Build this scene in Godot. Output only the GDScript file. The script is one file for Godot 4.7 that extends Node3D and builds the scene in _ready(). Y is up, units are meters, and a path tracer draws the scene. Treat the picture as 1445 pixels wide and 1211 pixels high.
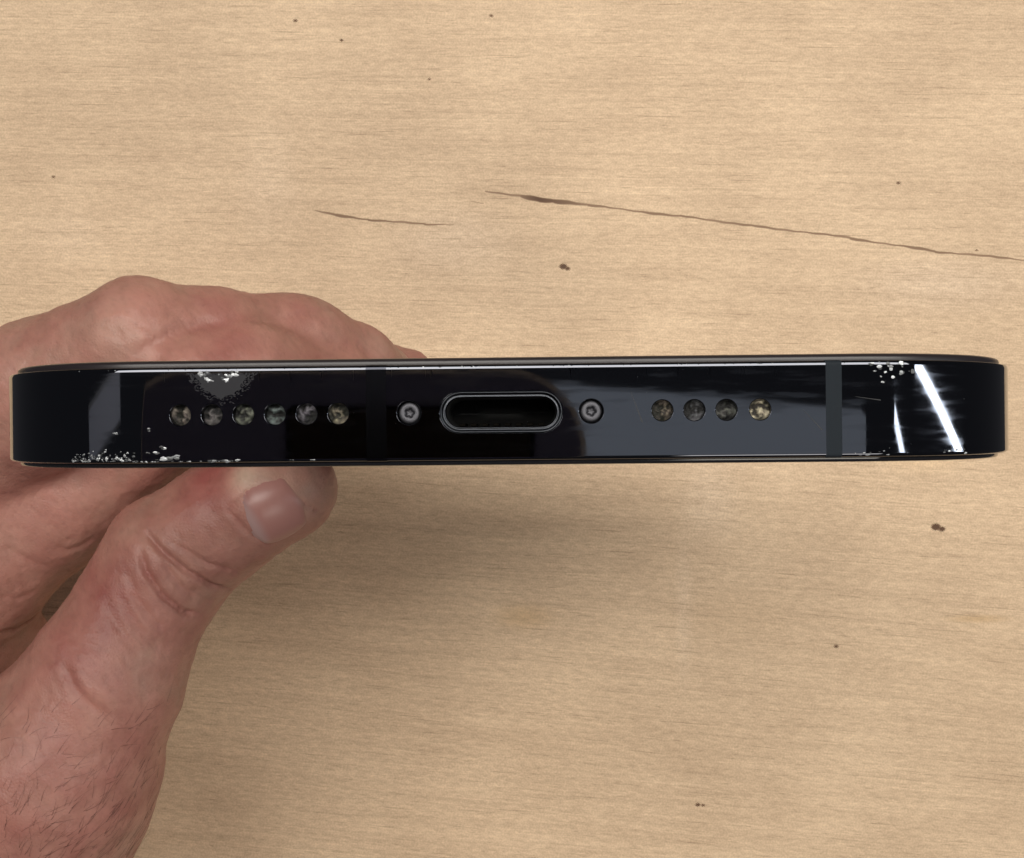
extends Node3D
# A close-up from straight above: the shiny end of a smartphone held upright over a wooden table by a left hand.
# Lengths inside the builders are millimetres (mm() turns them into metres). y is up; the top of the photo is -z.

const EYE := 280.0        # height of the lens above the table, mm
const FOCAL := 1756.0     # focal length in photo pixels (photo 1445 x 1211)
const PHONE_LONG := 146.7
const PHONE_HALF := 36.5
const CORNER := 13.5
const CELL := 0.6

var rng := RandomNumberGenerator.new()

func _ready() -> void:
	rng.seed = 7
	# ---------------------------------------------------------------- camera
	var cam := Camera3D.new()
	cam.name = "camera"
	cam.position = Vector3(0, EYE / 1000.0, 0)
	cam.rotation_degrees = Vector3(-90, 0, 0)
	cam.fov = rad_to_deg(2.0 * atan(605.5 / FOCAL))
	cam.near = 0.005
	cam.far = 50.0
	cam.current = true
	add_child(cam)
	# ---------------------------------------------------------------- surroundings and exposure
	var we := WorldEnvironment.new()
	we.name = "surroundings"
	var env := Environment.new()
	env.background_mode = Environment.BG_COLOR
	env.background_color = Color(0.05, 0.05, 0.055).linear_to_srgb()
	env.tonemap_mode = Environment.TONE_MAPPER_LINEAR
	env.tonemap_exposure = 1.0
	env.sdfgi_enabled = true
	env.ssao_enabled = true
	env.ssil_enabled = true
	we.environment = env
	add_child(we)
	# ---------------------------------------------------------------- lamps
	lamp("ceiling_lamp", "long white ceiling lamp that lights the table from above, beyond the hand", Vector3(0.12, 1.75, -0.55), Vector3(1, 0, 0), Vector3(0, -1, 0), Vector2(2.7, 0.6), 3.6, Color(1.0, 0.98, 0.945))
	lamp("ceiling_lamp", "square ceiling lamp that lights the table from the near right side", Vector3(0.55, 1.9, 0.85), Vector3(1, 0, 0), Vector3(0, -1, 0), Vector2(0.7, 0.6), 0.65, Color(1.0, 0.97, 0.92))
	lamp("ceiling_lamp", "dim square ceiling lamp mirrored as the grey patch right of the charging port", Vector3(0.21, 2.2, 0.125), Vector3(1, 0, 0.085), Vector3(0, -1, 0), Vector2(0.76, 0.36), 0.048, Color(0.95, 0.98, 1.0))
	lamp("tube_lamp", "leaning tube lamp mirrored as the broad slanted white streak in the right corner", Vector3(1.497, 0.925, -0.035), Vector3(0.311, -0.835, 0.116), Vector3(-0.85, -0.5, 0), Vector2(1.06, 0.025), 0.2, Color(0.95, 0.98, 1.0))
	lamp("tube_lamp", "short tube lamp mirrored as the thin white streak beside the slanted one", Vector3(1.11, 1.60, 0.026), Vector3(0.24, -0.195, 0.115), Vector3(-0.57, -0.82, 0), Vector2(0.29, 0.034), 0.045, Color(0.95, 0.98, 1.0))
	lamp("wall_lamp", "dim long lamp mirrored as the grey wedge in the left corner", Vector3(-1.21, 1.41, -0.012), Vector3(-0.42, -0.53, 0.075), Vector3(0.65, -0.75, 0), Vector2(0.62, 0.075), 0.0038, Color(0.95, 0.95, 1.0))
	# ---------------------------------------------------------------- the place and the things
	wooden_table()
	smartphone()
	person()
	camera_smartphone()

# ==================================================================== small helpers
func mm(v: Vector3) -> Vector3:
	return v * 0.001

func at(px: float, py: float, depth: float) -> Vector3:      # millimetres in the world
	return Vector3((px - 722.5) * depth / FOCAL, EYE - depth, (py - 605.5) * depth / FOCAL)

func lin(r: float, g: float, b: float) -> Color:
	return Color(r, g, b).linear_to_srgb()

func mat(called: String, c: Color, rough: float, metal := 0.0) -> StandardMaterial3D:
	var m := StandardMaterial3D.new()
	m.resource_name = called
	m.albedo_color = c
	m.roughness = rough
	m.metallic = metal
	return m

func thing(called: String, label: String, category: String, where := Vector3.ZERO, group := "") -> Node3D:
	var o := Node3D.new()
	o.name = called
	add_child(o, true)
	o.position = where
	o.set_meta("label", label)
	o.set_meta("category", category)
	if group:
		o.set_meta("group", group)
	return o

func part(called: String, mesh: Mesh, m: Material, parent: Node, label := "") -> MeshInstance3D:
	var o := MeshInstance3D.new()
	o.name = called
	o.mesh = mesh
	o.material_override = m
	parent.add_child(o, true)
	if label:
		o.set_meta("label", label)
	return o

class Shape:
	var v := PackedVector3Array()
	var n := PackedVector3Array()
	var c := PackedColorArray()
	var uv := PackedVector2Array()
	var ix := PackedInt32Array()
	func add(p: Vector3, nn := Vector3.ZERO, col := Color.WHITE, t := Vector2.ZERO) -> int:
		v.append(p); n.append(nn); c.append(col); uv.append(t)
		return v.size() - 1
	func tri(a: int, b: int, d: int) -> void:
		ix.append(a); ix.append(b); ix.append(d)
	func quad(a: int, b: int, d: int, e: int) -> void:
		tri(a, b, d); tri(a, d, e)
	func face_out() -> void:          # every triangle clockwise as seen from the side its normals point to
		for i in range(0, ix.size(), 3):
			var a := ix[i]; var b := ix[i + 1]; var d := ix[i + 2]
			var g := (v[d] - v[a]).cross(v[b] - v[a])
			if g.dot(n[a] + n[b] + n[d]) < 0.0:
				ix[i + 1] = d; ix[i + 2] = b
	func smooth() -> void:            # normals from the faces (clockwise fronts)
		n.fill(Vector3.ZERO)
		for i in range(0, ix.size(), 3):
			var a := ix[i]; var b := ix[i + 1]; var d := ix[i + 2]
			var g := (v[d] - v[a]).cross(v[b] - v[a])
			n[a] += g; n[b] += g; n[d] += g
		for i in n.size():
			n[i] = n[i].normalized()
	func mesh(scale := 0.001, colored := false, mapped := false) -> ArrayMesh:
		var arr := []
		arr.resize(Mesh.ARRAY_MAX)
		var vs := PackedVector3Array()
		vs.resize(v.size())
		for i in v.size():
			vs[i] = v[i] * scale
		arr[Mesh.ARRAY_VERTEX] = vs
		arr[Mesh.ARRAY_NORMAL] = n
		if colored:
			arr[Mesh.ARRAY_COLOR] = c
		if mapped:
			arr[Mesh.ARRAY_TEX_UV] = uv
		arr[Mesh.ARRAY_INDEX] = ix
		var m := ArrayMesh.new()
		m.add_surface_from_arrays(Mesh.PRIMITIVE_TRIANGLES, arr)
		return m

func box_into(s: Shape, lo: Vector3, hi: Vector3, bevel: float) -> void:      # bevelled box, flat faces
	var c := (lo + hi) * 0.5
	var h := (hi - lo) * 0.5
	var ids := {}
	for axis in 3:
		for sgn in [-1.0, 1.0]:
			var nn := Vector3.ZERO
			nn[axis] = sgn
			var u := (axis + 1) % 3
			var w := (axis + 2) % 3
			var q := []
			for k in [[-1, -1], [1, -1], [1, 1], [-1, 1]]:
				var p := Vector3.ZERO
				p[axis] = sgn * h[axis]
				p[u] = k[0] * (h[u] - bevel)
				p[w] = k[1] * (h[w] - bevel)
				var id := s.add(c + p, nn)
				q.append(id)
				var key := Vector3i(int(signf(p.x)), int(signf(p.y)), int(signf(p.z)))
				ids[[axis, key]] = id
			s.quad(q[0], q[1], q[2], q[3])
	for axis in 3:                                                  # edges along this axis
		var u := (axis + 1) % 3
		var w := (axis + 2) % 3
		for a in [-1, 1]:
			for b in [-1, 1]:
				var k0 := Vector3i.ZERO
				k0[axis] = -1; k0[u] = a; k0[w] = b
				var k1 := k0
				k1[axis] = 1
				s.quad(ids[[u, k0]], ids[[u, k1]], ids[[w, k1]], ids[[w, k0]])
	for a in [-1, 1]:
		for b in [-1, 1]:
			for d in [-1, 1]:
				var k := Vector3i(a, b, d)
				s.tri(ids[[0, k]], ids[[1, k]], ids[[2, k]])

# ==================================================================== lamps
func lamp(called: String, label: String, where: Vector3, along: Vector3, towards: Vector3, size: Vector2, energy: float, tint: Color) -> void:
	var o := thing(called, label, "lamp", where)
	var x := along.normalized()                                     # its long side
	var z := -(towards - x * towards.dot(x)).normalized()           # shines along -z
	o.basis = Basis(x, z.cross(x), z)
	var s := Shape.new()
	box_into(s, Vector3(-size.x * 500 - 8, -size.y * 500 - 8, 4), Vector3(size.x * 500 + 8, size.y * 500 + 8, 50), 4)
	s.face_out()
	part("housing", s.mesh(), mat("lamp_housing", lin(0.7, 0.7, 0.7), 0.5), o)
	var d := Shape.new()
	box_into(d, Vector3(-size.x * 500, -size.y * 500, 0), Vector3(size.x * 500, size.y * 500, 5), 1.5)
	d.face_out()
	var glow := mat("lamp_diffuser", lin(0.85, 0.85, 0.85), 0.6)
	glow.emission_enabled = true
	glow.emission = tint
	glow.emission_energy_multiplier = minf(0.6, 2.0 * energy)
	part("diffuser", d.mesh(), glow, o)
	var l := AreaLight3D.new()
	l.name = "lamp_light"
	l.area_size = size
	l.light_energy = energy
	l.light_color = tint
	l.area_range = 8.0 if "area_range" in l else 0.0
	l.shadow_enabled = true
	l.position = Vector3(0, 0, -0.003)
	o.add_child(l)

# ==================================================================== the table
func wood_image() -> Array:
	var w := 2048
	var h := 1736
	var f := FastNoiseLite.new()
	f.noise_type = FastNoiseLite.TYPE_SIMPLEX_SMOOTH
	f.seed = 3
	f.frequency = 0.035
	f.fractal_octaves = 4
	var streak := f.get_image(160, h)                               # stretched sideways: the grain
	streak.resize(w, h, Image.INTERPOLATE_CUBIC)
	f.seed = 9
	f.frequency = 0.11
	f.fractal_octaves = 3
	var fine := f.get_image(620, h)
	fine.resize(w, h, Image.INTERPOLATE_CUBIC)
	f.seed = 21
	f.frequency = 0.012
	f.fractal_octaves = 3
	var blotch := f.get_image(512, 434)
	blotch.resize(w, h, Image.INTERPOLATE_CUBIC)
	f.seed = 33
	f.frequency = 0.22
	f.fractal_octaves = 2
	var speck := f.get_image(w, h)
	var A := streak.get_data()
	var B := fine.get_data()
	var C := blotch.get_data()
	var D := speck.get_data()
	var tone := PackedFloat32Array()
	tone.resize(w * h)
	var shift := PackedInt32Array()
	shift.resize(w)
	for y in h:
		var slope := 0.012 + 0.085 * smoothstep(0.1, 0.95, float(y) / h)
		var row := y * w
		for x in w:
			var yy := y - int(slope * (x - 1024))
			if yy < 0: yy = -yy
			if yy >= h: yy = 2 * h - 2 - yy
			var k := yy * w + x
			tone[row + x] = (A[k] - 127) * 0.00036 + (B[k] - 127) * 0.0006 + (C[row + x] - 127) * 0.0004 + (D[row + x] - 127) * 0.0007
	# pores: short dark dashes along the grain, and pale flecks
	var r := RandomNumberGenerator.new()
	r.seed = 11
	for i in 7000:                                                  # long hair-fine lines of the grain
		var y0 := r.randf() * h
		var x0 := r.randf_range(-200, w)
		var slope := 0.012 + 0.085 * smoothstep(0.1, 0.95, y0 / h) + r.randf_range(-0.012, 0.012)
		var long := int(r.randf_range(60, 420))
		var dark := r.randf_range(0.012, 0.05) * (1.0 if r.randf() < 0.6 else -1.0)
		for j in long:
			var xx := int(x0) + j
			var fy := y0 + slope * j
			var yy := int(fy)
			if xx < 0 or xx >= w or yy < 0 or yy >= h - 1:
				continue
			var e := minf(1.0, minf(j, long - j) * 0.04) * dark
			tone[yy * w + xx] -= e * (1.0 - (fy - yy))
			tone[(yy + 1) * w + xx] -= e * (fy - yy)
	for i in 26000:
		var y0 := r.randf() * h
		var x0 := r.randf() * w
		var slope := 0.012 + 0.085 * smoothstep(0.1, 0.95, y0 / h) + r.randf_range(-0.03, 0.03)
		var long := int(r.randf_range(5, 26))
		var dark := r.randf_range(0.03, 0.14) * (1.0 if r.randf() < 0.75 else -0.7)
		if r.randf() < 0.05:
			long *= 4
			dark = absf(dark) * 1.9
		for j in long:
			var e := sin(PI * (j + 0.5) / long) * dark
			var xx := int(x0) + j
			var fy := y0 + slope * j
			var yy := int(fy)
			if xx < 0 or xx >= w or yy < 0 or yy >= h - 1:
				continue
			tone[yy * w + xx] -= e * (1.0 - (fy - yy))
			tone[(yy + 1) * w + xx] -= e * (fy - yy)
	return [tone, w, h]

func wood_mark(tone: PackedFloat32Array, w: int, h: int, pts: Array, half: float, dark: float) -> void:
	# a dark mark along a line of photo-scale points on the table (mm), half its half-width in texels
	for i in pts.size() - 1:
		var a: Vector3 = pts[i]
		var b: Vector3 = pts[i + 1]
		var n := int(maxf(2.0, Vector2(b.x - a.x, b.y - a.y).length() / 0.05))
		for j in n:
			var t := float(j) / n
			var p := a.lerp(b, t)
			var cx := (p.x + 125.0) / 250.0 * w
			var cy := (p.y + 106.0) / 212.0 * h + 0.9 * sin(j * 0.013 + i) + 0.4 * sin(j * 0.071)
			var rad := maxf(0.7, half * p.z * (0.85 + 0.2 * sin(j * 0.019 + i * 2.0) + 0.12 * sin(j * 0.047)))
			var k := int(ceil(rad + 1))
			for dy in range(-k, k + 1):
				for dx in range(-1, 2):
					var yy := int(cy) + dy
					var xx := int(cx) + dx
					if xx < 0 or yy < 0 or xx >= w or yy >= h: continue
					var e := clampf(1.0 - absf(yy + 0.5 - cy) / rad, 0.0, 1.0)
					var id := yy * w + xx
					tone[id] = minf(tone[id], lerpf(tone[id], -dark * (0.55 + 0.45 * p.z), e * (0.55 + 0.25 * sin(j * 0.023 + 1.0))))

func wooden_table() -> void:
	var got := wood_image()
	var tone: PackedFloat32Array = got[0]
	var w: int = got[1]
	var h: int = got[2]
	var q := EYE / FOCAL
	var px := func(x: float, y: float, z: float) -> Vector3: return Vector3((x - 722.5) * q, (y - 605.5) * q, z)
	# the long crack and the other cracks, then the dark pin knots
	wood_mark(tone, w, h, [px.call(685, 270, 0.4), px.call(735, 276, 0.8), px.call(760, 281, 2.0), px.call(782, 284, 1.5), px.call(830, 290, 0.7), px.call(960, 305, 0.75), px.call(1060, 318, 0.7), px.call(1200, 336, 0.75), px.call(1320, 355, 0.8), px.call(1445, 367, 0.6)], 3.5, 0.55)
	wood_mark(tone, w, h, [px.call(445, 297, 0.3), px.call(475, 303, 0.9), px.call(520, 310, 0.9), px.call(600, 317, 0.6), px.call(640, 318, 0.2)], 3.2, 0.55)
	wood_mark(tone, w, h, [px.call(665, 284, 0.4), px.call(682, 287, 0.5)], 2.0, 0.3)
	for k in [[795, 376, 5.0], [801, 379, 3.4], [1321, 744, 6.0], [1329, 747, 4.5], [1268, 258, 2.6], [985, 1136, 3.2], [992, 1137, 2.4], [417, 29, 2.8], [482, 57, 2.6], [693, 22, 2.6], [606, 112, 2.2], [1180, 912, 3.0], [1378, 353, 1.8], [75, 250, 2.4]]:
		var c: Vector3 = px.call(k[0], k[1], 1)
		var cx: float = (c.x + 125.0) / 250.0 * w
		var cy: float = (c.y + 106.0) / 212.0 * h
		var rad: float = k[2] * 1.15
		for dy in range(-12, 13):
			for dx in range(-14, 15):
				var d := Vector2(dx * 0.72, dy).length() + 1.6 * sin(dx * 1.3 + cy) * cos(dy * 1.7 + cx)
				var e := clampf((rad - d) / 2.0, 0.0, 1.0)
				var id := (int(cy) + dy) * w + int(cx) + dx
				if e > 0.0 and id >= 0 and id < w * h:
					tone[id] = lerpf(tone[id], -0.85, e * 0.9)
	# faint worn and stained places: centre, radii (photo pixels), tone, warmth
	var stains := [[1000, 700, 60, 90, 0.10, -0.5], [965, 860, 18, 160, 0.07, -0.4], [740, 870, 60, 26, -0.07, 1.2], [640, 340, 130, 70, 0.05, -0.5], [1330, 400, 170, 60, 0.05, -0.6], [1380, 873, 60, 9, -0.10, 1.5], [380, 260, 60, 120, 0.03, -0.3], [1300, 640, 90, 40, 0.03, 0.7], [1040, 870, 120, 60, -0.05, 0.2], [660, 1090, 140, 50, 0.05, 0.0], [90, 330, 90, 60, 0.04, -0.2]]
	var warm := PackedFloat32Array()
	warm.resize(w * h)
	for s in stains:
		var c: Vector3 = px.call(s[0], s[1], 1)
		var cx := int((c.x + 125.0) / 250.0 * w)
		var cy := int((c.y + 106.0) / 212.0 * h)
		var rx := int(s[2] * q / 250.0 * w)
		var ry := int(s[3] * q / 212.0 * h)
		for y in range(maxi(0, cy - ry), mini(h, cy + ry)):
			for x in range(maxi(0, cx - rx), mini(w, cx + rx)):
				var u := float(x - cx) / rx
				var v := float(y - cy) / ry
				var e := 1.0 - u * u - v * v
				if e > 0.0:
					e = e * e * (0.65 + tone[y * w + x] * 2.0)
					tone[y * w + x] += s[4] * e
					warm[y * w + x] += s[5] * e
	var bytes := PackedByteArray()
	bytes.resize(w * h * 3)
	var hb := PackedByteArray()
	hb.resize(w * h)
	for i in w * h:
		var t := tone[i]
		var u := warm[i]
		var j := i * 3
		var e := 1.0 + t * 0.72
		bytes[j] = clampi(int(215.0 * e + u * 3.0), 0, 255)
		bytes[j + 1] = clampi(int(187.0 * (e + t * 0.10) - u * 1.0), 0, 255)
		bytes[j + 2] = clampi(int(155.0 * (e + t * 0.16) - u * 9.0), 0, 255)
		hb[i] = clampi(int(140.0 + t * 170.0), 0, 255)
	var tex := ImageTexture.create_from_image(Image.create_from_data(w, h, false, Image.FORMAT_RGB8, bytes))
	var htex := ImageTexture.create_from_image(Image.create_from_data(w, h, false, Image.FORMAT_L8, hb))
	var m := mat("beech_veneer", Color.WHITE, 0.5)
	m.metallic_specular = 0.35
	m.albedo_texture = tex
	m.heightmap_enabled = true
	m.heightmap_scale = 0.012
	m.heightmap_texture = htex
	var o := thing("wooden_table", "pale beech wood table with fine grain and a long dark crack", "table", Vector3.ZERO)
	var s := Shape.new()
	for ty in range(-2, 3):                                         # the veneer pattern is mirrored from leaf to leaf
		for xr in [[-1, -215.0, -125.0], [0, -125.0, 125.0], [1, 125.0, 215.0]]:
			var q4 := []
			for k in [[0, 0], [1, 0], [1, 1], [0, 1]]:
				var wx: float = xr[1] if k[0] == 0 else xr[2]
				var uu: float = (wx + 125.0) / 250.0 - xr[0]
				if xr[0] != 0: uu = 1.0 - uu
				var vv: float = k[1] if ty % 2 == 0 else 1.0 - k[1]
				q4.append(s.add(Vector3(wx, 0, ty * 212.0 + (k[1] - 0.5) * 212.0), Vector3.UP, Color.WHITE, Vector2(uu, vv)))
			s.quad(q4[0], q4[1], q4[2], q4[3])
	s.face_out()
	part("tabletop", s.mesh(0.001, false, true), m, o)
	var b := Shape.new()
	box_into(b, Vector3(-215, -25, -530), Vector3(215, -0.5, 530), 1.0)
	b.face_out()
	part("tabletop_board", b.mesh(), mat("table_board", lin(0.45, 0.33, 0.2), 0.6), o)

# ==================================================================== the smartphone in the hand
func outline(o: float, segs: int) -> Array:
	# rounded rectangle with inset o: [point, outward normal] from the end face's +x corner clockwise round to its -x corner
	var r := CORNER - o
	var pts := []
	var cen := [Vector2(PHONE_HALF - CORNER, PHONE_LONG - CORNER), Vector2(PHONE_HALF - CORNER, CORNER), Vector2(-PHONE_HALF + CORNER, CORNER), Vector2(-PHONE_HALF + CORNER, PHONE_LONG - CORNER)]
	for k in 4:
		for i in segs + 1:
			var a := PI / 2 - (k + float(i) / segs) * PI / 2
			# ease the turn in and out, as a rounded corner of a real phone does
			var d := Vector2(cos(a), sin(a))
			pts.append([cen[k] + d * r, d])
	return pts

func sweep(s: Shape, profile: Array, segs: int, skip_end_row := -1) -> void:
	# profile: [inset, z, normal angle (degrees from outward towards +z)]
	var rows := []
	for p in profile:
		var ring := []
		var a := deg_to_rad(p[2])
		for q in outline(p[0], segs):
			ring.append(s.add(Vector3(q[0].x, q[0].y, p[1]), Vector3(q[1].x * cos(a), q[1].y * cos(a), sin(a))))
		rows.append(ring)
	for k in rows.size() - 1:
		var n: int = rows[k].size()
		for i in n:
			if k == skip_end_row and i == n - 1:
				continue
			var j := (i + 1) % n
			s.quad(rows[k][i], rows[k][j], rows[k + 1][j], rows[k + 1][i])

func cap(s: Shape, inset: float, z: float, segs: int, nz: float) -> void:
	var c := s.add(Vector3(0, PHONE_LONG / 2, z), Vector3(0, 0, nz))
	var ring := []
	for q in outline(inset, segs):
		ring.append(s.add(Vector3(q[0].x, q[0].y, z), Vector3(0, 0, nz)))
	for i in ring.size():
		s.tri(c, ring[i], ring[(i + 1) % ring.size()])

func stadium(c: float, d: float, straight: float, r: float) -> float:    # how far along the direction (c, d) a stadium reaches
	if straight > 0.0 and absf(d) > 1e-6:
		var t := r / absf(d)
		if t * absf(c) <= straight:
			return t
	elif straight > 0.0:
		return straight + r
	return straight * absf(c) + sqrt(maxf(0.0, r * r - straight * straight * d * d))

func angles(hx: float, hz: float, count: int) -> Array:
	var out := []
	for i in count:
		out.append(TAU * i / count)
	var a := atan2(hz, hx)
	for e in [a, PI - a, PI + a, TAU - a]:
		out.append(e)
	out.sort()
	return out

func rim(s: Shape, x: float, straight: float, list: Array, rows: Array) -> void:
	# a lathed-like opening round (x, 0) in the end face: rows are [radius, y below the face, normal tilt (0 up, 1 inwards)]
	var prev := []
	for r in rows:
		var ring := []
		for a in list:
			var c := cos(a)
			var d := sin(a)
			var t := stadium(c, d, straight, r[0])
			var p := Vector3(x + c * t, PHONE_LONG + r[1], d * t)
			var mid := Vector3(clampf(p.x, x - straight, x + straight), p.y, 0)
			var inward := (mid - p).normalized()
			ring.append(s.add(p, (Vector3.UP * (1.0 - absf(r[2])) + inward * r[2]).normalized()))
		if prev:
			for i in ring.size():
				var j := (i + 1) % ring.size()
				s.quad(prev[i], prev[j], ring[j], ring[i])
		prev = ring

func end_cell(s: Shape, x: float, hx: float, hz: float, straight: float, r: float, rows: Array) -> Array:
	var list := angles(hx, hz, 56)
	var inner := []
	var outer := []
	for a in list:
		var c := cos(a)
		var d := sin(a)
		var to := minf(hx / maxf(absf(c), 1e-6), (hz if d > 0.0 else hz - 0.07) / maxf(absf(d), 1e-6))
		outer.append(s.add(Vector3(x + c * to, PHONE_LONG, d * to), Vector3.UP))
		var t := stadium(c, d, straight, r)
		inner.append(s.add(Vector3(x + c * t, PHONE_LONG, d * t), Vector3.UP))
	for i in list.size():
		var j := (i + 1) % list.size()
		s.quad(outer[i], outer[j], inner[j], inner[i])
	rim(s, x, straight, list, rows)
	return list

func smartphone() -> void:
	var o := thing("smartphone", "dark blue smartphone held upright, its scratched glossy charging end towards the camera", "smartphone")
	var end := at(707, 581.5, 80.0)
	o.rotation_degrees = Vector3(0, 0.55, 1.2)
	o.position = mm(end) - o.basis * Vector3(0, PHONE_LONG / 1000.0, 0)

	var steel := mat("polished_dark_steel", lin(0.084, 0.088, 0.102), 0.035, 1.0)
	var fn := FastNoiseLite.new()
	fn.seed = 5
	fn.frequency = 0.012
	fn.fractal_octaves = 2
	var nt := NoiseTexture2D.new()
	nt.width = 512
	nt.height = 512
	nt.noise = fn
	nt.seamless = true
	nt.as_normal_map = true
	nt.bump_strength = 0.6
	steel.normal_enabled = true
	steel.normal_texture = nt
	steel.normal_scale = 0.02
	var smear := FastNoiseLite.new()
	smear.seed = 12
	smear.frequency = 0.02
	smear.fractal_octaves = 4
	var ramp := Gradient.new()
	ramp.offsets = PackedFloat32Array([0.35, 0.55, 0.75])
	ramp.colors = PackedColorArray([Color(0.03, 0.03, 0.03), Color(0.038, 0.038, 0.038), Color(0.075, 0.075, 0.075)])
	var rt := NoiseTexture2D.new()
	rt.width = 512
	rt.height = 512
	rt.noise = smear
	rt.seamless = true
	rt.color_ramp = ramp
	steel.roughness = 1.0
	steel.roughness_texture = rt
	steel.uv1_triplanar = true
	steel.uv1_scale = Vector3(16, 60, 110)

	# --- frame: rounded band, with the openings cut in its end face
	var s := Shape.new()
	sweep(s, [[0.6, -3.13, -85], [0.3, -3.08, -60], [0.11, -3.04, -38], [0.038, -2.97, -15], [0.012, -2.86, -7], [0.0, -2.78, 0], [0.0, 2.85, 0], [0.03, 2.93, 15], [0.12, 3.0, 38], [0.3, 3.08, 60], [0.6, 3.13, 85]], 40, 5)
	var holes := [-20.75, -18.7, -16.65, -14.6, -12.55, -10.5, 10.35, 12.4, 14.45, 16.6]
	var screws := [-5.93, 5.8]
	var feats := []
	for x in holes:
		feats.append([x, 1.0, 0.0, 0.72])
	for x in screws:
		feats.append([x, 1.1, 0.0, 0.82])
	feats.append([0.0, 4.5, 2.62, 1.38])
	feats.sort_custom(func(a, b): return a[0] < b[0])
	var left := -PHONE_HALF + CORNER
	for f in feats:
		flat_cell(s, left, f[0] - f[1])
		if f[2] > 0.0:
			end_cell(s, f[0], f[1], 2.85, f[2], f[3], [[1.38, 0, 0.2], [1.34, -0.03, 0.7], [1.30, -0.12, 1.0]])
		else:
			end_cell(s, f[0], f[1], 2.85, 0.0, f[3], [[f[3], 0, 0.25], [f[3] - 0.03, -0.02, 0.5], [f[3] - 0.05, -0.08, 0.9], [f[3] - 0.05, -1.6, 1.0]])
		left = f[0] + f[1]
	flat_cell(s, left, PHONE_HALF - CORNER)
	s.face_out()
	part("frame", s.mesh(), steel, o, "polished dark steel frame with chips and scuffs")

	# --- screen glass (towards the bottom of the photo) and back glass (towards its top)
	var glass := mat("black_glass", lin(0.012, 0.012, 0.014), 0.08)
	glass.metallic_specular = 0.5
	s = Shape.new()
	sweep(s, [[0.72, 3.0, 0], [0.68, 3.2, 10], [0.72, 3.32, 30], [0.82, 3.39, 55], [1.05, 3.43, 80]], 40)
	cap(s, 1.05, 3.43, 40, 1.0)
	s.face_out()
	part("screen_glass", s.mesh(), glass, o)
	var back := mat("dark_back_glass", lin(0.022, 0.017, 0.019), 0.32)
	s = Shape.new()
	sweep(s, [[0.72, -3.0, 0], [0.62, -3.14, 0], [0.58, -3.3, -8], [0.64, -3.43, -30], [0.78, -3.52, -60], [1.05, -3.58, -85]], 40)
	cap(s, 1.05, -3.58, 40, -1.0)
	s.face_out()
	part("back_glass", s.mesh(), back, o)

	# --- lint-filled speaker holes
	var lint := mat("lint_in_the_hole", Color.WHITE, 0.8)
	lint.vertex_color_use_as_albedo = true
	lint.metallic_specular = 0.6
	var tints := [Color(0.17, 0.14, 0.12), Color(0.10, 0.09, 0.09), Color(0.12, 0.125, 0.10), Color(0.09, 0.11, 0.11), Color(0.11, 0.10, 0.12), Color(0.20, 0.17, 0.12), Color(0.20, 0.16, 0.12), Color(0.09, 0.09, 0.10), Color(0.10, 0.10, 0.09), Color(0.60, 0.52, 0.38)]
	var lumps := FastNoiseLite.new()
	lumps.frequency = 1.1
	lumps.fractal_octaves = 3
	for k in holes.size():
		part("speaker_hole", lint_disc(holes[k], 0.70, lumps, tints[k], k), lint, o)

	# --- the two screws beside the charging port
	var bright := mat("screw_steel", lin(0.13, 0.13, 0.145), 0.6, 1.0)
	for x in screws:
		part("screw", screw_head(x), bright, o)

	# --- charging port
	var ringm := mat("port_rim_steel", lin(0.065, 0.07, 0.08), 0.3, 1.0)
	s = Shape.new()
	var list := angles(4.5, 3.0, 96)
	rim(s, 0.0, 2.62, list, [[1.33, -0.16, -0.2], [1.31, -0.06, -0.6], [1.27, -0.02, 0.0], [1.22, -0.06, 0.6], [1.17, -0.16, 0.75], [1.10, -0.2, 0.1], [1.05, -0.16, -0.3], [1.02, -0.11, 0.0], [0.98, -0.14, 0.6], [0.95, -0.3, 1.0], [0.94, -0.9, 1.0]])
	s.face_out()
	var port := part("charging_port", s.mesh(), ringm, o, "oval charging port with a dark inside")
	s = Shape.new()
	rim(s, 0.0, 2.62, list, [[0.945, -0.85, 1.0], [0.90, -5.6, 1.0], [0.02, -5.7, 0.0]])
	s.face_out()
	part("port_cavity", s.mesh(), mat("port_black", lin(0.012, 0.012, 0.012), 0.6), port)
	for k in 8:
		var b := Shape.new()
		var x := -2.6 + k * 0.74
		box_into(b, Vector3(x - 0.2, PHONE_LONG - 4.6, 0.72), Vector3(x + 0.2, PHONE_LONG - 1.9, 0.90), 0.03)
		b.face_out()
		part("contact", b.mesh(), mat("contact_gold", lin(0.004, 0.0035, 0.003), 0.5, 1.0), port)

	# --- antenna bands: resin strips across the frame, 0.02 mm proud of it
	var grey := mat("grey_resin", lin(0.020, 0.025, 0.031), 0.4)
	grey.metallic_specular = 0.15
	band(o, 21.3, 1.05, grey, "grey resin antenna band")
	var dark := mat("dark_resin", lin(0.034, 0.036, 0.044), 0.12, 1.0)
	band(o, -8.05, 1.35, dark, "near-black resin antenna band")
	wear(o)

func flat_cell(s: Shape, x0: float, x1: float) -> void:
	if x1 - x0 < 1e-4:
		return
	var y := PHONE_LONG
	s.quad(s.add(Vector3(x0, y, -2.78), Vector3.UP), s.add(Vector3(x1, y, -2.78), Vector3.UP), s.add(Vector3(x1, y, 2.85), Vector3.UP), s.add(Vector3(x0, y, 2.85), Vector3.UP))

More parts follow.
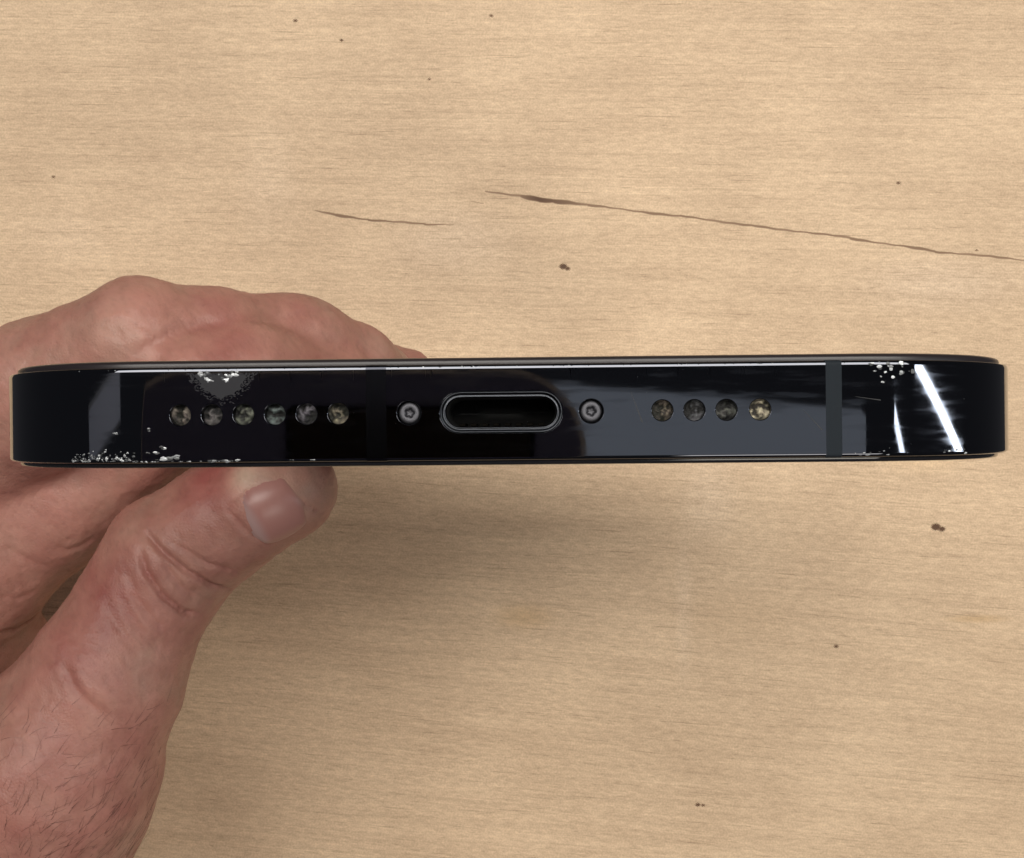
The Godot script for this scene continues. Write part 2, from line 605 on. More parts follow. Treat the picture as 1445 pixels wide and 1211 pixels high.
func band(o: Node3D, x: float, wide: float, m: Material, label: String) -> void:
	var s := Shape.new()
	var prof := [[0.5, -3.14, -80], [0.28, -3.10, -60], [0.09, -3.06, -38], [0.018, -2.98, -15], [-0.008, -2.87, -7], [-0.02, -2.78, 0], [-0.02, 2.85, 0], [0.01, 2.95, 15], [0.10, 3.02, 38], [0.28, 3.10, 60], [0.5, 3.14, 80]]
	var prev := []
	for p in prof:
		var a := deg_to_rad(p[2])
		var row := []
		var n := Vector3(0, cos(a), sin(a))
		for e in [[-wide / 2, -0.04], [-wide / 2 + 0.03, 0.0], [wide / 2 - 0.03, 0.0], [wide / 2, -0.04]]:
			row.append(s.add(Vector3(x + e[0], PHONE_LONG - p[0], p[1]) + n * e[1], n))
		if prev:
			for i in 3:
				s.quad(prev[i], prev[i + 1], row[i + 1], row[i])
		prev = row
	s.face_out()
	part("antenna_band", s.mesh(), m, o, label)

func lint_disc(x: float, r: float, nz: FastNoiseLite, tint: Color, k: int) -> ArrayMesh:
	var s := Shape.new()
	var rings := 9
	var seg := 28
	var prev := []
	for i in rings + 1:
		var row := []
		for j in seg:
			var a := TAU * j / seg
			var rr := r * i / rings
			var p := Vector3(cos(a) * rr, 0, sin(a) * rr)
			var v := nz.get_noise_3d(p.x + k * 7.3, p.z * 1.2, k * 3.1)
			var v2 := nz.get_noise_3d(p.x * 2.5 + 40 + k * 5.0, p.z * 2.5, k)
			p.y = PHONE_LONG - 0.62 + v * 0.40 + v2 * 0.16
			var f := clampf(0.16 + v * 1.5 + v2 * 1.2, 0.03, 1.5)
			var c := Color(tint.r * f, tint.g * f * (1.0 + 0.12 * v2), tint.b * f)
			row.append(s.add(p + Vector3(x, 0, 0), Vector3.UP, c))
		if prev:
			for j in seg:
				var jj := (j + 1) % seg
				s.quad(prev[j], prev[jj], row[jj], row[j])
		prev = row
	s.face_out()
	s.smooth()
	return s.mesh(0.001, true)

func screw_head(x: float) -> ArrayMesh:
	var s := Shape.new()
	var prev := []
	var prof := [[0.02, -0.62], [0.14, -0.60], [0.24, -0.56], [0.27, -0.40], [0.30, -0.32], [0.38, -0.28], [0.5, -0.27], [0.6, -0.30], [0.67, -0.36], [0.71, -0.46], [0.745, -0.7]]
	var seg := 60
	for i in prof.size():
		var row := []
		for j in seg:
			var a := TAU * j / seg
			var r: float = prof[i][0]
			if i < 5:
				r *= 1.0 + 0.13 * cos(5.0 * a + x)
			row.append(s.add(Vector3(x + cos(a) * r, PHONE_LONG + prof[i][1], sin(a) * r), Vector3.UP))
		if prev:
			for j in seg:
				var jj := (j + 1) % seg
				s.quad(prev[j], prev[jj], row[jj], row[j])
		prev = row
	s.face_out()
	s.smooth()
	return s.mesh()

func chip(s: Shape, x: float, z: float, size: float, squash: float, r: RandomNumberGenerator) -> void:
	# a broken-up facet of bare metal: a low irregular lump whose faces catch the light
	var n := 7
	var lift := 0.006 + 0.02 * r.randf()
	var y := PHONE_LONG
	if absf(z) > 2.85:
		y -= 0.12 * pow((absf(z) - 2.85) / 0.17, 2)
	if absf(x) > PHONE_HALF - CORNER:
		var e := absf(x) - (PHONE_HALF - CORNER)
		y -= CORNER - sqrt(CORNER * CORNER - e * e)
	var c := Vector3(x + r.randf_range(-0.2, 0.2) * size, y + lift, z)
	var k := 0.06 + 0.6 * pow(r.randf(), 2.2)
	var shade := Color(k, k * 1.04, k * 1.08)
	var ring := []
	for i in n:
		var a := TAU * i / n
		var d := size * r.randf_range(0.45, 1.0)
		ring.append(Vector3(x + cos(a) * d, y - 0.004, z + sin(a) * d * squash))
	for i in n:
		var a: Vector3 = ring[i]
		var b: Vector3 = ring[(i + 1) % n]
		var g := (b - c).cross(a - c).normalized()
		if g.y < 0.0:
			g = -g
		s.tri(s.add(c, g, shade), s.add(a, g, shade), s.add(b, g, shade))

func wear(o: Node3D) -> void:
	var r := RandomNumberGenerator.new()
	r.seed = 19
	var bare := mat("bare_chipped_metal", lin(0.32, 0.34, 0.37), 0.5, 1.0)
	bare.albedo_color = Color.WHITE
	bare.vertex_color_use_as_albedo = true
	var scale := 80.0 / FOCAL
	var s := Shape.new()
	# chips along the lower edge at the left: photo x from 100 to 335
	for i in 170:
		var t := r.randf()
		var px := lerpf(88, 185, t) if i < 130 else lerpf(185, 335, r.randf())
		var py := 652.0 - absf(r.randfn(0.0, 5.5))
		if i >= 130:
			py = 654.0 - absf(r.randfn(0.0, 3.0))
		chip(s, (px - 707) * scale, clampf((py - 581.5 + (px - 707) * 0.0096) * scale, -2.9, 3.0), r.randf_range(0.05, 0.16) * (1.3 if r.randf() < 0.3 else 0.9), r.randf_range(0.4, 0.9), r)
	for k in [[225, 633, 0.3], [218, 640, 0.28], [232, 648, 0.4], [243, 645, 0.34], [207, 641, 0.16], [297, 650, 0.34], [315, 651, 0.3], [205, 607, 0.16], [158, 612, 0.14], [412, 651, 0.12], [440, 651, 0.12]]:
		for j in 3:
			chip(s, (k[0] - 707 + r.randf_range(-4, 4)) * scale, minf((k[1] - 581.5 + (k[0] - 707) * 0.0096 + r.randf_range(-2, 2)) * scale, 2.95), k[2], 0.5, r)
	# chips at the upper edge, right corner, and odd specks
	for i in 26:
		var px := r.randf_range(1225, 1290)
		var py := 512.0 + absf(r.randfn(0, 9))
		chip(s, (px - 707) * scale, maxf((py - 581.5 + (px - 707) * 0.0096) * scale, -2.95), r.randf_range(0.08, 0.3), 0.6, r)
	for i in 60:
		var px := r.randf_range(100, 1200)
		chip(s, (px - 707) * scale, -2.93, r.randf_range(0.04, 0.10), 0.7, r)
	for i in 24:
		var px := r.randf_range(380, 1380)
		var py := r.randf_range(520, 645)
		chip(s, (px - 707) * scale, (py - 581.5 + (px - 707) * 0.0096) * scale, r.randf_range(0.02, 0.05), 0.7, r)
	for i in 18:
		var px := r.randf_range(1180, 1250) if i < 9 else r.randf_range(1320, 1375)
		chip(s, (px - 707) * scale, 2.88 + r.randf_range(-0.15, 0.12), r.randf_range(0.06, 0.2), 0.5, r)
	var chips := part("chip", s.mesh(0.001, true), bare, o)
	chips.set_meta("kind", "stuff")
	# the dent near the upper edge and the worn half-moon below it
	s = Shape.new()
	var cx := (311.0 - 707) * scale
	var cz := (524.0 - 581.5 - 3.8) * scale
	var hub := s.add(Vector3(cx, PHONE_LONG + 0.003, cz + 0.5), Vector3.UP)
	var bow := []
	for i in 30:
		var a := PI * i / 29.0
		var rr := r.randf_range(0.86, 1.0)
		bow.append(s.add(Vector3(cx + cos(a) * 1.75 * rr, PHONE_LONG + 0.003, cz + 0.2 + pow(sin(a), 1.3) * 1.55 * rr), Vector3.UP))
	for i in 30:
		s.tri(hub, bow[i], bow[(i + 1) % 30])
	for i in 1500:
		var u := r.randf_range(-1.1, 1.1)
		var v := r.randf_range(-0.05, 1.1)
		var reach := sqrt(maxf(0.0, 1.0 - u * u)) + 0.02
		if r.randf() < smoothstep(0.55, 1.12, v / reach + absf(u) * 0.25):
			continue
		var p := Vector3(cx + u * 2.15, PHONE_LONG + 0.004 + 0.006 * r.randf(), cz + 0.2 + v * 1.95)
		var turn := r.randf() * 0.9 - 0.45
		var a := Vector3(cos(turn), 0, sin(turn)) * r.randf_range(0.03, 0.13)
		var b := Vector3(-sin(turn), 0, cos(turn)) * r.randf_range(0.015, 0.045)
		s.quad(s.add(p - a, Vector3.UP), s.add(p - b, Vector3.UP), s.add(p + a, Vector3.UP), s.add(p + b, Vector3.UP))
	s.face_out()
	part("worn_patch", s.mesh(), mat("worn_steel", lin(0.034, 0.034, 0.038), 0.55, 1.0), o, "grey half-moon of worn finish below the dent")
	s = Shape.new()
	for i in 26:
		var u := r.randf_range(-1, 1)
		chip(s, cx + u * 1.35 - 0.1, cz + 0.05 + absf(r.randfn(0, 0.28)), r.randf_range(0.15, 0.42), 0.7, r)
	part("dent", s.mesh(0.001, true), bare, o, "dented spot of bare bright metal at the frame's upper edge")
	# hairline scratches
	s = Shape.new()
	for k in [[890, 553, 906, 596], [1131, 578, 1158, 607], [1310, 572, 1352, 585], [1205, 560, 1240, 565]]:
		var a := Vector3((k[0] - 707) * scale, PHONE_LONG + 0.004, (k[1] - 581.5 + (k[0] - 707) * 0.0096) * scale)
		var b := Vector3((k[2] - 707) * scale, PHONE_LONG + 0.004, (k[3] - 581.5 + (k[2] - 707) * 0.0096) * scale)
		if a.x > PHONE_HALF - CORNER:
			continue
		var d := (b - a).cross(Vector3.UP).normalized() * 0.03
		s.quad(s.add(a - d * 0.3, Vector3.UP), s.add(a + d * 0.3, Vector3.UP), s.add(b + d, Vector3.UP), s.add(b - d, Vector3.UP))
	s.face_out()
	part("scratch", s.mesh(), mat("scratch_dark", lin(0.02, 0.02, 0.022), 0.6), o)

# ==================================================================== the phone that takes the picture (seen mirrored in the frame)
func camera_smartphone() -> void:
	var o := thing("camera_smartphone", "dark slab of the photographing smartphone, seen only as the mirrored outline in the frame", "smartphone", mm(Vector3(-25.6, EYE + 4.5, 59)))
	var s := Shape.new()
	var ringm := mat("dark_slab_edge", lin(0.8, 0.82, 0.85), 0.5)
	var slab := mat("dark_slab", lin(0.15, 0.18, 0.36), 0.4)
	for pass_ in 2:
		s = Shape.new()
		var rows := [[0.0, 0.25], [0.2, 0.08], [0.7, 0.0]] if pass_ == 0 else [[0.0, 0.3], [0.0, 7.0], [0.5, 7.4]]
		var prev := []
		for p in rows:
			var row := []
			for k in 4:
				for i in 15:
					var a := PI / 2 - (k + i / 14.0) * PI / 2
					var d := Vector2(cos(a), sin(a))
					var cen: Vector2 = Vector2((31.9 - 11) * (1 if k < 2 else -1), (67.0 - 11) * (1 if k == 0 or k == 3 else -1))
					var q: Vector2 = cen + d * (11.0 - p[0])
					row.append(s.add(Vector3(q.x, p[1], q.y), Vector3(d.x * 0.4, -1.0 if pass_ == 0 else 0.0, d.y * 0.4).normalized()))
			if prev:
				for i in row.size():
					var j := (i + 1) % row.size()
					s.quad(prev[i], prev[j], row[j], row[i])
			prev = row
		if pass_ == 0:
			s.face_out()
			part("rim", s.mesh(), ringm, o)
			var f := Shape.new()
			for y in [0.02, 7.38]:
				var c := f.add(Vector3(0, y, 0), Vector3.UP * (1.0 if y > 1 else -1.0))
				var ring := []
				for k in 4:
					for i in 15:
						var a := PI / 2 - (k + i / 14.0) * PI / 2
						var cen: Vector2 = Vector2((31.9 - 11) * (1 if k < 2 else -1), (67.0 - 11) * (1 if k == 0 or k == 3 else -1))
						var q: Vector2 = cen + Vector2(cos(a), sin(a)) * 10.45
						ring.append(f.add(Vector3(q.x, y, q.y), Vector3.UP * (1.0 if y > 1 else -1.0)))
				for i in ring.size():
					f.tri(c, ring[i], ring[(i + 1) % ring.size()])
			f.face_out()
			part("slab", f.mesh(), slab, o)
			f = Shape.new()
			box_into(f, Vector3(-8, -1.2, -62), Vector3(25, 0.1, -30), 0.8)
			f.face_out()
			part("lens_plate", f.mesh(), mat("black_lens_plate", lin(0.008, 0.007, 0.009), 0.3), o)
		else:
			s.face_out()
			part("side_band", s.mesh(), slab, o)

# ==================================================================== the hand
var ba := PackedVector3Array()
var bb := PackedVector3Array()
var br0 := PackedFloat32Array()
var br1 := PackedFloat32Array()
var bg := PackedInt32Array()
const BLEND := [7.0, 4.0, 3.5, 3.5, 3.5, 3.5]

func bone(group: int, a: Vector3, ra: float, b: Vector3, rb: float) -> void:
	ba.append(a); bb.append(b); br0.append(ra); br1.append(rb); bg.append(group)

func chain(group: int, nodes: Array) -> void:                  # nodes: [photo x, photo y, depth, radius]
	for i in nodes.size() - 1:
		var p: Array = nodes[i]
		var q: Array = nodes[i + 1]
		bone(group, at(p[0], p[1], p[2]), p[3], at(q[0], q[1], q[2]), q[3])

func smin(a: float, b: float, k: float) -> float:
	var h := maxf(k - absf(a - b), 0.0) / k
	return minf(a, b) - h * h * k * 0.25

func field(p: Vector3, use: PackedInt32Array) -> float:
	var g0 := 1e3
	var g1 := 1e3
	var g2 := 1e3
	var g3 := 1e3
	var g4 := 1e3
	var g5 := 1e3
	var g6 := 1e3
	for i in use:
		var a := ba[i]
		var ab := bb[i] - a
		var ap := p - a
		var h := clampf(ap.dot(ab) / maxf(ab.length_squared(), 1e-6), 0.0, 1.0)
		var d := (ap - ab * h).length() - lerpf(br0[i], br1[i], h)
		match bg[i]:
			0: g0 = smin(g0, d, 8.0)
			1: g1 = smin(g1, d, 4.0)
			2: g2 = smin(g2, d, 3.0)
			3: g3 = smin(g3, d, 3.0)
			4: g4 = smin(g4, d, 3.0)
			5: g5 = smin(g5, d, 3.0)
			_: g6 = smin(g6, d, 3.0)
	var r := smin(g0, g1, 2.0)
	var q := smin(smin(g2, g0, 3.0), g6, 1.1)
	q = smin(q, smin(g3, g0, 3.0), 0.8)
	q = smin(q, smin(g4, g0, 3.0), 0.8)
	q = smin(q, smin(g5, g0, 3.0), 0.8)
	return smin(r, q, 0.8)

func all_bones() -> PackedInt32Array:
	var u := PackedInt32Array()
	for i in ba.size():
		u.append(i)
	return u

func march(px: float, py: float) -> Vector3:                   # where the line of sight through a photo pixel meets the hand
	var eye := Vector3(0, EYE, 0)
	var d := (at(px, py, 200.0) - eye).normalized()
	var u := all_bones()
	var t := 140.0
	for i in 90:
		var f := field(eye + d * t, u)
		if f < 0.02:
			return eye + d * t
		t += f * 0.8
		if t > 330.0:
			break
	return Vector3(INF, 0, 0)

func hand_bones() -> void:
	# thumb (near side of the phone)
	chain(1, [[60, 1125, 204, 16.8], [75, 1085, 202, 16.5], [150, 955, 201, 12.0], [190, 872, 202, 9.8], [239, 790, 203, 10.0], [314, 734, 202, 8.9], [378, 702, 200, 7.6], [418, 691, 200, 6.7]])
	# index finger (far side of the phone)
	chain(2, [[-60, 640, 206, 13.0], [60, 556, 198, 11.6], [197, 486, 192, 9.7], [300, 494, 197, 9.2], [400, 494, 205, 8.5], [425, 495, 206, 8.3], [500, 522, 212, 7.2], [540, 534, 217, 5.9]])
	# the pad of its middle segment, pressed outwards
	chain(6, [[270, 538, 190, 8.4], [350, 532, 194, 8.4], [470, 548, 205, 7.4]])
	# middle, ring and little finger lie below it
	chain(3, [[-70, 640, 225, 13.0], [60, 560, 221, 11.5], [200, 500, 218, 9.6], [400, 512, 224, 8.4], [570, 533, 227, 5.4]])
	chain(4, [[-60, 660, 243, 12.0], [60, 590, 242, 10.5], [190, 540, 241, 9.0], [330, 590, 244, 8.0], [420, 640, 247, 6.8]])
	chain(5, [[-50, 700, 258, 10.5], [60, 640, 259, 9.0], [170, 590, 260, 7.8], [260, 610, 262, 7.0], [315, 640, 262, 6.2]])
	# palm
	chain(0, [[250, 560, 205, 8.0], [205, 604, 212, 8.6], [92, 697, 212, 9.2], [-20, 790, 211, 11.6]])
	chain(0, [[-60, 640, 206, 13.0], [-130, 960, 212, 13.5], [-180, 1250, 216, 17]])
	chain(0, [[-70, 640, 225, 13.0], [-140, 960, 225, 14], [-180, 1250, 226, 17]])
	chain(0, [[-60, 660, 243, 12.0], [-140, 1250, 240, 15]])
	chain(0, [[-50, 700, 258, 10.5], [-130, 1250, 250, 13]])
	chain(0, [[24, 910, 221, 5.2], [-60, 985, 224, 7.0]])
	# ball of the thumb, wrist and forearm
	chain(0, [[60, 1125, 204, 16.8], [-30, 1330, 212, 18]])
	chain(0, [[-150, 1250, 216, 17], [-110, 1450, 222, 20], [-250, 1900, 226, 24], [-420, 2300, 228, 27]])
	chain(0, [[-150, 1250, 236, 16], [-150, 1450, 240, 18], [-290, 1900, 240, 24], [-460, 2300, 240, 27]])

func person() -> void:
	var o := thing("person", "left hand with bent index finger and short thumbnail, pinching the smartphone from the left", "person")
	hand_bones()
	var s := hand_surface()
	var hand := hand_finish(s, o)
	thumbnail(hand)
	hairs(s, hand)

func hand_surface() -> Shape:
	var lo := Vector3(INF, INF, INF)
	var hi := -lo
	for i in ba.size():
		var r := maxf(br0[i], br1[i]) + 3.0
		for p in [ba[i], bb[i]]:
			lo = lo.min(p - Vector3.ONE * r)
			hi = hi.max(p + Vector3.ONE * r)
	hi.z = minf(hi.z, 140.0)
	var B := 8
	var nb := Vector3i(((hi - lo) / (CELL * B)).ceil())
	var N := nb * B + Vector3i.ONE
	var sx := 1
	var sy := N.x
	var sz := N.x * N.y
	var F := PackedFloat32Array()
	F.resize(N.x * N.y * N.z)
	F.fill(1e3)
	var blocks := []
	var every := all_bones()
	var reach := CELL * B * 0.5 * sqrt(3.0)
	for bz in nb.z:
		for by in nb.y:
			for bx in nb.x:
				var c := lo + (Vector3(bx, by, bz) + Vector3.ONE * 0.5) * CELL * B
				# which bones matter here
				var near := PackedInt32Array()
				var best := 1e3
				var ds := PackedFloat32Array()
				for i in every:
					var a := ba[i]
					var ab := bb[i] - a
					var h := clampf((c - a).dot(ab) / maxf(ab.length_squared(), 1e-6), 0.0, 1.0)
					var d := (c - a - ab * h).length() - lerpf(br0[i], br1[i], h)
					ds.append(d)
					best = minf(best, d)
				if best > reach + 4.5 or best < -reach - 8.0:
					if best < 0.0:
						for z in B + 1:
							for y in B + 1:
								for x in B + 1:
									F[(bx * B + x) + (by * B + y) * sy + (bz * B + z) * sz] = best
					continue
				for i in every:
					if ds[i] < best + 2.0 * reach + 8.0:
						near.append(i)
				blocks.append(Vector3i(bx, by, bz))
				for z in B + 1:
					for y in B + 1:
						var k := bx * B + (by * B + y) * sy + (bz * B + z) * sz
						var p := lo + Vector3(bx * B, by * B + y, bz * B + z) * CELL
						for x in B + 1:
							F[k + x] = field(Vector3(p.x + x * CELL, p.y, p.z), near)
	for i in range(F.size() - 3 * sz, F.size()):                   # the forearm is cut off square, outside the picture
		F[i] = maxf(F[i], 0.5)
	var ids := PackedInt32Array()
	ids.resize(F.size())
	ids.fill(-1)
	var s := Shape.new()
	var corner := [0, 1, sy, sy + 1, sz, sz + 1, sz + sy, sz + sy + 1]
	var cp := []
	for i in 8:
		cp.append(Vector3(i & 1, (i >> 1) & 1, (i >> 2) & 1))
	var edges := [[0, 1], [2, 3], [4, 5], [6, 7], [0, 2], [1, 3], [4, 6], [5, 7], [0, 4], [1, 5], [2, 6], [3, 7]]
	for b in blocks:
		for z in B:
			for y in B:
				for x in B:
					var k: int = (b.x * B + x) + (b.y * B + y) * sy + (b.z * B + z) * sz
					var inside := 0
					for i in 8:
						if F[k + corner[i]] < 0.0:
							inside += 1
					if inside == 0 or inside == 8:
						continue
					var sum := Vector3.ZERO
					var n := 0
					for e in edges:
						var f0 := F[k + corner[e[0]]]
						var f1 := F[k + corner[e[1]]]
						if (f0 < 0.0) != (f1 < 0.0):
							sum += (cp[e[0]] as Vector3).lerp(cp[e[1]], f0 / (f0 - f1))
							n += 1
					ids[k] = s.add(lo + (Vector3(b.x * B + x, b.y * B + y, b.z * B + z) + sum / n) * CELL)
	for b in blocks:
		for z in B:
			for y in B:
				for x in B:
					var k: int = (b.x * B + x) + (b.y * B + y) * sy + (b.z * B + z) * sz
					if ids[k] < 0:
						continue
					var f := F[k]
					for ax in 3:
						var step: int = [sx, sy, sz][ax]
						var g := F[k + step]
						if (f < 0.0) == (g < 0.0):
							continue
						var u: int = [sy, sz, sx][ax]
						var w: int = [sz, sx, sy][ax]
						if k - u - w < 0:
							continue
						var q0 := ids[k]
						var q1 := ids[k - u]
						var q2 := ids[k - u - w]
						var q3 := ids[k - w]
						if q1 < 0 or q2 < 0 or q3 < 0:
							continue
						if f < 0.0:
							s.quad(q0, q3, q2, q1)
						else:
							s.quad(q0, q1, q2, q3)
	s.smooth()
	return s

func hand_finish(s: Shape, o: Node3D) -> MeshInstance3D:
	# which way do the faces look?
	var u := all_bones()
	var votes := 0
	for i in range(0, s.v.size(), 997):
		votes += 1 if field(s.v[i] + s.n[i] * 0.5, u) > field(s.v[i] - s.n[i] * 0.5, u) else -1
	if votes < 0:
		for i in range(0, s.ix.size(), 3):
			var t := s.ix[i + 1]
			s.ix[i + 1] = s.ix[i + 2]
			s.ix[i + 2] = t
		s.smooth()
	# folds and creases of the skin: lines through photo points, [depth, half-width] in mm
	var bins := {}
	for i in s.v.size():
		var key := Vector3i((s.v[i] / 2.0).floor())
		if not bins.has(key):
			bins[key] = PackedInt32Array()
		bins[key].append(i)
	var dip := PackedFloat32Array()
	dip.resize(s.v.size())
	var lines := [
		[1.05, 0.6, [[205, 750], [225, 775], [262, 806], [300, 828], [330, 835]]],
		[1.05, 0.6, [[198, 775], [205, 805], [228, 840], [258, 864], [285, 868]]],
		[0.55, 0.55, [[230, 790], [252, 826], [280, 846]]],
		[0.5, 0.5, [[242, 764], [290, 795], [335, 806]]],
		[0.3, 0.6, [[268, 822], [290, 846], [298, 852]]],
		[0.3, 0.8, [[180, 800], [190, 840], [215, 875], [245, 895]]],
		[0.25, 0.8, [[165, 830], [182, 868], [210, 905], [235, 920]]],
		[0.25, 0.8, [[148, 850], [170, 890], [200, 930]]],
		[0.6, 1.2, [[92, 940], [100, 965], [120, 990], [148, 1012]]],
		[0.3, 0.9, [[75, 770], [95, 778], [118, 770], [134, 758]]],
		[0.3, 0.8, [[0, 770], [30, 785], [60, 800]]],
		[0.3, 0.8, [[0, 840], [25, 845], [50, 835]]],
		[0.7, 1.0, [[0, 893], [20, 893], [40, 880], [58, 862]]],
		[0.25, 0.5, [[178, 457], [195, 467], [218, 471]]],
		[0.2, 0.5, [[135, 463], [160, 472], [180, 482]]],
		[0.2, 0.5, [[160, 462], [172, 473]]],
		[0.5, 1.3, [[188, 500], [215, 485], [250, 468], [285, 457], [330, 452]]],
		[0.25, 1.0, [[330, 452], [390, 452], [440, 440], [470, 436]]],
		[0.5, 0.5, [[372, 684], [345, 698], [322, 722], [350, 752], [386, 776]]],
		[0.5, 0.45, [[372, 685], [392, 691], [425, 708], [462, 731]]],
	]
	for l in lines:
		var depth: float = l[0]
		var half: float = l[1]
		var pts: Array = l[2]
		for i in pts.size() - 1:
			for j in 14:
				var t := j / 14.0
				var q := march(lerpf(pts[i][0], pts[i + 1][0], t), lerpf(pts[i][1], pts[i + 1][1], t))
				if q.x == INF:
					continue
				var whole := (i + t) / (pts.size() - 1)
				var fade := clampf(minf(whole, 1.0 - whole) * 5.0 + 0.15, 0.0, 1.0)
				var k0 := Vector3i((q / 2.0).floor())
				var R := int(ceil(half * 2.0 / 2.0))
				for dz in range(-R, R + 1):
					for dy in range(-R, R + 1):
						for dx in range(-R, R + 1):
							var key := k0 + Vector3i(dx, dy, dz)
							if bins.has(key):
								for id in bins[key]:
									var e: float = (s.v[id] - q).length() / half
									if e < 2.0:
										dip[id] = maxf(dip[id], depth * fade * exp(-e * e * 2.2))
	# skin: fine unevenness, and its own redder and paler places
	var big := FastNoiseLite.new()
	big.seed = 4
	big.frequency = 0.09
	big.fractal_octaves = 3
	var small := FastNoiseLite.new()
	small.seed = 8
	small.frequency = 0.55
	small.fractal_octaves = 2
	var places := [                                             # point in the photo, radius mm, redness, paleness
		[300, 682, 7.0, 1.5, -0.05], [342, 674, 3.6, -1.8, 0.6], [400, 682, 9.0, -0.35, 0.12], [350, 480, 14.0, 0.45, 0.0], [310, 470, 6.0, 0.4, 0.0],
		[190, 450, 8.0, -0.15, 0.22], [260, 425, 9.0, 0.0, 0.05], [110, 990, 9.0, 0.15, 0.12], [110, 1120, 14.0, 0.45, -0.05], [150, 850, 8.0, 0.7, -0.1], [105, 935, 7.0, 0.6, -0.08], [30, 650, 16.0, 0.15, 0.06], [25, 800, 14.0, 0.05, 0.12],
	]
	var spots := []
	for p in places:
		var q := march(p[0], p[1])
		if q.x != INF:
			spots.append([q, p[2], p[3], p[4]])
	var nail_at := march(389, 730)
	var base := Color(0.412, 0.2, 0.157)
	var moved := PackedVector3Array()
	moved.resize(s.v.size())
	for i in s.v.size():
		var p := s.v[i]
		var red := big.get_noise_3dv(p) * 0.5 + big.get_noise_3dv(p * 3.0) * 0.2
		var pale := big.get_noise_3dv(p * 1.7 + Vector3(50, 0, 0)) * 0.22
		for q in spots:
			var e: float = (p - q[0]).length_squared() / (q[1] * q[1])
			if e < 4.0:
				var w := exp(-e * 1.5)
				red += q[2] * w
				pale += q[3] * w
		red += dip[i] * 0.35
		var c := Color(base.r * (1.0 + pale * 0.8 - 0.10 * absf(red)), base.g * (1.0 + pale - red * 0.30), base.b * (1.0 + pale - red * 0.26))
		c = c * (1.0 - 0.08 * minf(dip[i], 1.0))
		s.c[i] = Color(clampf(c.r, 0, 1), clampf(c.g, 0, 1), clampf(c.b, 0, 1))
		# fine lines across the thumb and criss-cross lines on the rest
		var across := small.get_noise_3d((p.x * 0.79 - p.z * 0.61) * 2.6, (p.x * 0.61 + p.z * 0.79) * 0.30, p.y * 0.3 + 90.0)
		var along := small.get_noise_3d((p.x * 0.5 + p.z * 0.87) * 2.2 + 30.0, (p.x * 0.87 - p.z * 0.5) * 0.35, p.y * 0.3)
		var line := clampf(0.15 - absf(across), 0.0, 0.15) / 0.15
		var line2 := clampf(0.12 - absf(along), 0.0, 0.12) / 0.12
		var k := line * 0.08 + line2 * 0.045
		s.c[i] = s.c[i] * (1.0 - 0.10 * line - 0.05 * line2)
		var calm := smoothstep(5.5, 9.5, (p - nail_at).length())
		moved[i] = p + s.n[i] * (-k * calm + big.get_noise_3dv(p) * 0.35 * calm + small.get_noise_3dv(p) * 0.07 - dip[i])
	s.v = moved
	s.smooth()
	var skin := mat("skin", Color.WHITE, 0.43)
	skin.vertex_color_use_as_albedo = true
	skin.metallic_specular = 0.42
	skin.subsurf_scatter_enabled = true
	skin.subsurf_scatter_strength = 0.02
	skin.normal_enabled = true
	skin.normal_scale = 0.5
	var cells := FastNoiseLite.new()
	cells.noise_type = FastNoiseLite.TYPE_CELLULAR
	cells.cellular_return_type = FastNoiseLite.RETURN_DISTANCE2_SUB
	cells.seed = 6
	cells.frequency = 0.05
	cells.fractal_type = FastNoiseLite.FRACTAL_NONE
	cells.domain_warp_enabled = true
	cells.domain_warp_amplitude = 12.0
	var nt := NoiseTexture2D.new()
	nt.width = 1024
	nt.height = 1024
	nt.seamless = true
	nt.noise = cells
	nt.as_normal_map = true
	nt.bump_strength = 4.0
	skin.normal_texture = nt
	skin.uv1_triplanar = true
	skin.uv1_scale = Vector3(38, 38, 38)                        # one tile is about 26 mm
	return part("hand", s.mesh(0.001, true), skin, o)

func gradient(p: Vector3, u: PackedInt32Array) -> Vector3:
	var e := 0.25
	return Vector3(field(p + Vector3(e, 0, 0), u) - field(p - Vector3(e, 0, 0), u), field(p + Vector3(0, e, 0), u) - field(p - Vector3(0, e, 0), u), field(p + Vector3(0, 0, e), u) - field(p - Vector3(0, 0, e), u)).normalized()

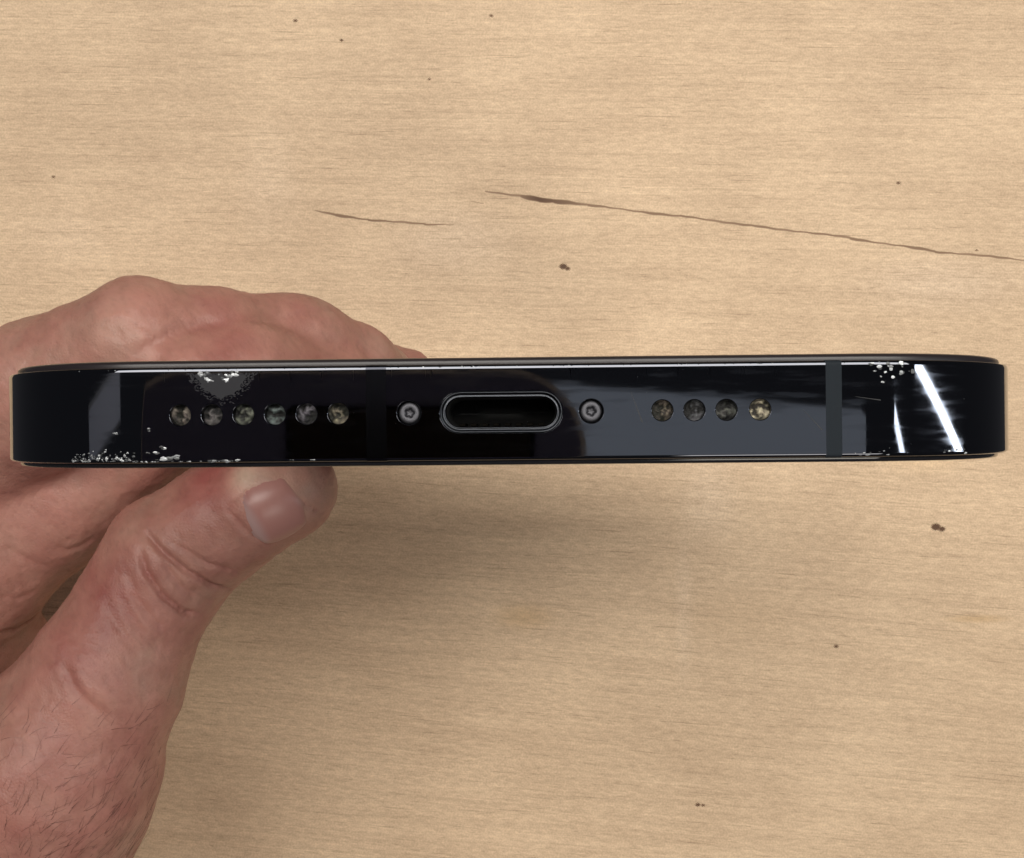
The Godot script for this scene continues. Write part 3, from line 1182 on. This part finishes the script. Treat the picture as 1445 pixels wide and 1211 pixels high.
func thumbnail(hand: Node3D) -> void:
	var u := all_bones()
	var mid := march(389, 730)
	if mid.x == INF:
		return
	var n := (gradient(mid, u) * 0.6 + Vector3(0.15, 0.55, 0.45)).normalized()
	var axis := (at(450, 695, 200) - at(355, 735, 200)).normalized()
	axis = (axis - n * axis.dot(n)).normalized()
	var side := axis.cross(n).normalized()
	var s := Shape.new()
	var nu := 26
	var nv := 26
	var grid := []
	for i in nu + 1:
		var row := []
		for j in nv + 1:
			var a := 2.0 * i / nu - 1.0
			var b := 2.0 * j / nv - 1.0
			var half := 5.3 * (1.0 - 0.28 * pow(absf(a), 3.0))   # rounded at the cuticle
			var long := 4.7 * (1.0 - 0.22 * b * b)
			var p := mid + axis * a * long + side * b * half
			# drop onto the thumb
			var q := p + n * 4.0
			for k in 40:
				var f := field(q, u)
				if f < 0.01:
					break
				q -= n * f * 0.9
			var edge := maxf(absf(a), absf(b))
			var lift := 0.45 - 0.85 * pow(edge, 5.0)
			if a > 0.6:
				lift += 0.3 * (a - 0.6)
			var lunula := 1.0 - smoothstep(-0.75, -0.35, a + 0.30 * b * b)
			var free := smoothstep(0.84, 0.9, a)
			var c := Color(0.43, 0.205, 0.18).lerp(Color(0.46, 0.32, 0.31), lunula * 0.75).lerp(Color(0.42, 0.25, 0.19), free * 0.5)
			row.append(s.add(q + n * lift, n, c))
		grid.append(row)
	for i in nu:
		for j in nv:
			s.quad(grid[i][j], grid[i + 1][j], grid[i + 1][j + 1], grid[i][j + 1])
	s.face_out()
	s.smooth()
	var m := mat("nail", Color.WHITE, 0.34)
	m.vertex_color_use_as_albedo = true
	m.metallic_specular = 0.5
	part("thumbnail", s.mesh(0.001, true), m, hand, "short pale pink thumbnail with a whitish half-moon")

func hairs(skin: Shape, hand: Node3D) -> void:
	var r := RandomNumberGenerator.new()
	r.seed = 23
	var s := Shape.new()
	var made := 0
	var tries := 0
	while made < 480 and tries < 60000:
		tries += 1
		var i := r.randi() % skin.v.size()
		var p := skin.v[i]
		var n := skin.n[i]
		var d := EYE - p.y
		var px := p.x * FOCAL / d + 722.5
		var py := p.z * FOCAL / d + 605.5
		if px < -60 or px > 240 or py < 960 or py > 1290 or n.y < 0.05:
			continue
		var dens := smoothstep(960.0, 1130.0, py) * (1.0 - 0.6 * smoothstep(150.0, 240.0, px))
		if r.randf() > dens:
			continue
		made += 1
		var dir := Vector3(0.45 + r.randf_range(-0.5, 0.5), 0.1, -0.85 + r.randf_range(-0.5, 0.5))
		if px > 60:
			dir = Vector3(0.78 + r.randf_range(-0.5, 0.5), 0.1, -0.6 + r.randf_range(-0.6, 0.6))
		dir = (dir - n * dir.dot(n)).normalized()
		var bend := n.cross(dir) * r.randf_range(-0.35, 0.35)
		var long := r.randf_range(1.6, 4.6)
		var thick := r.randf_range(0.014, 0.027)
		var prev := []
		var c := p
		for k in 7:
			var t := k / 6.0
			c = p + dir * long * t + bend * long * t * t + n * (0.05 + 0.55 * t - 0.35 * t * t) * 0.6
			var a := n.cross(dir).normalized()
			var row := []
			for e in 3:
				var g := TAU * e / 3.0
				var off := a * cos(g) + n * sin(g)
				row.append(s.add(c + off * thick * (1.0 - 0.75 * t), off))
			if prev:
				for e in 3:
					var f := (e + 1) % 3
					s.quad(prev[e], prev[f], row[f], row[e])
			prev = row
	s.face_out()
	var o := part("hair", s.mesh(), mat("dark_hair", lin(0.06, 0.022, 0.016), 0.5), hand)
	o.set_meta("kind", "stuff")
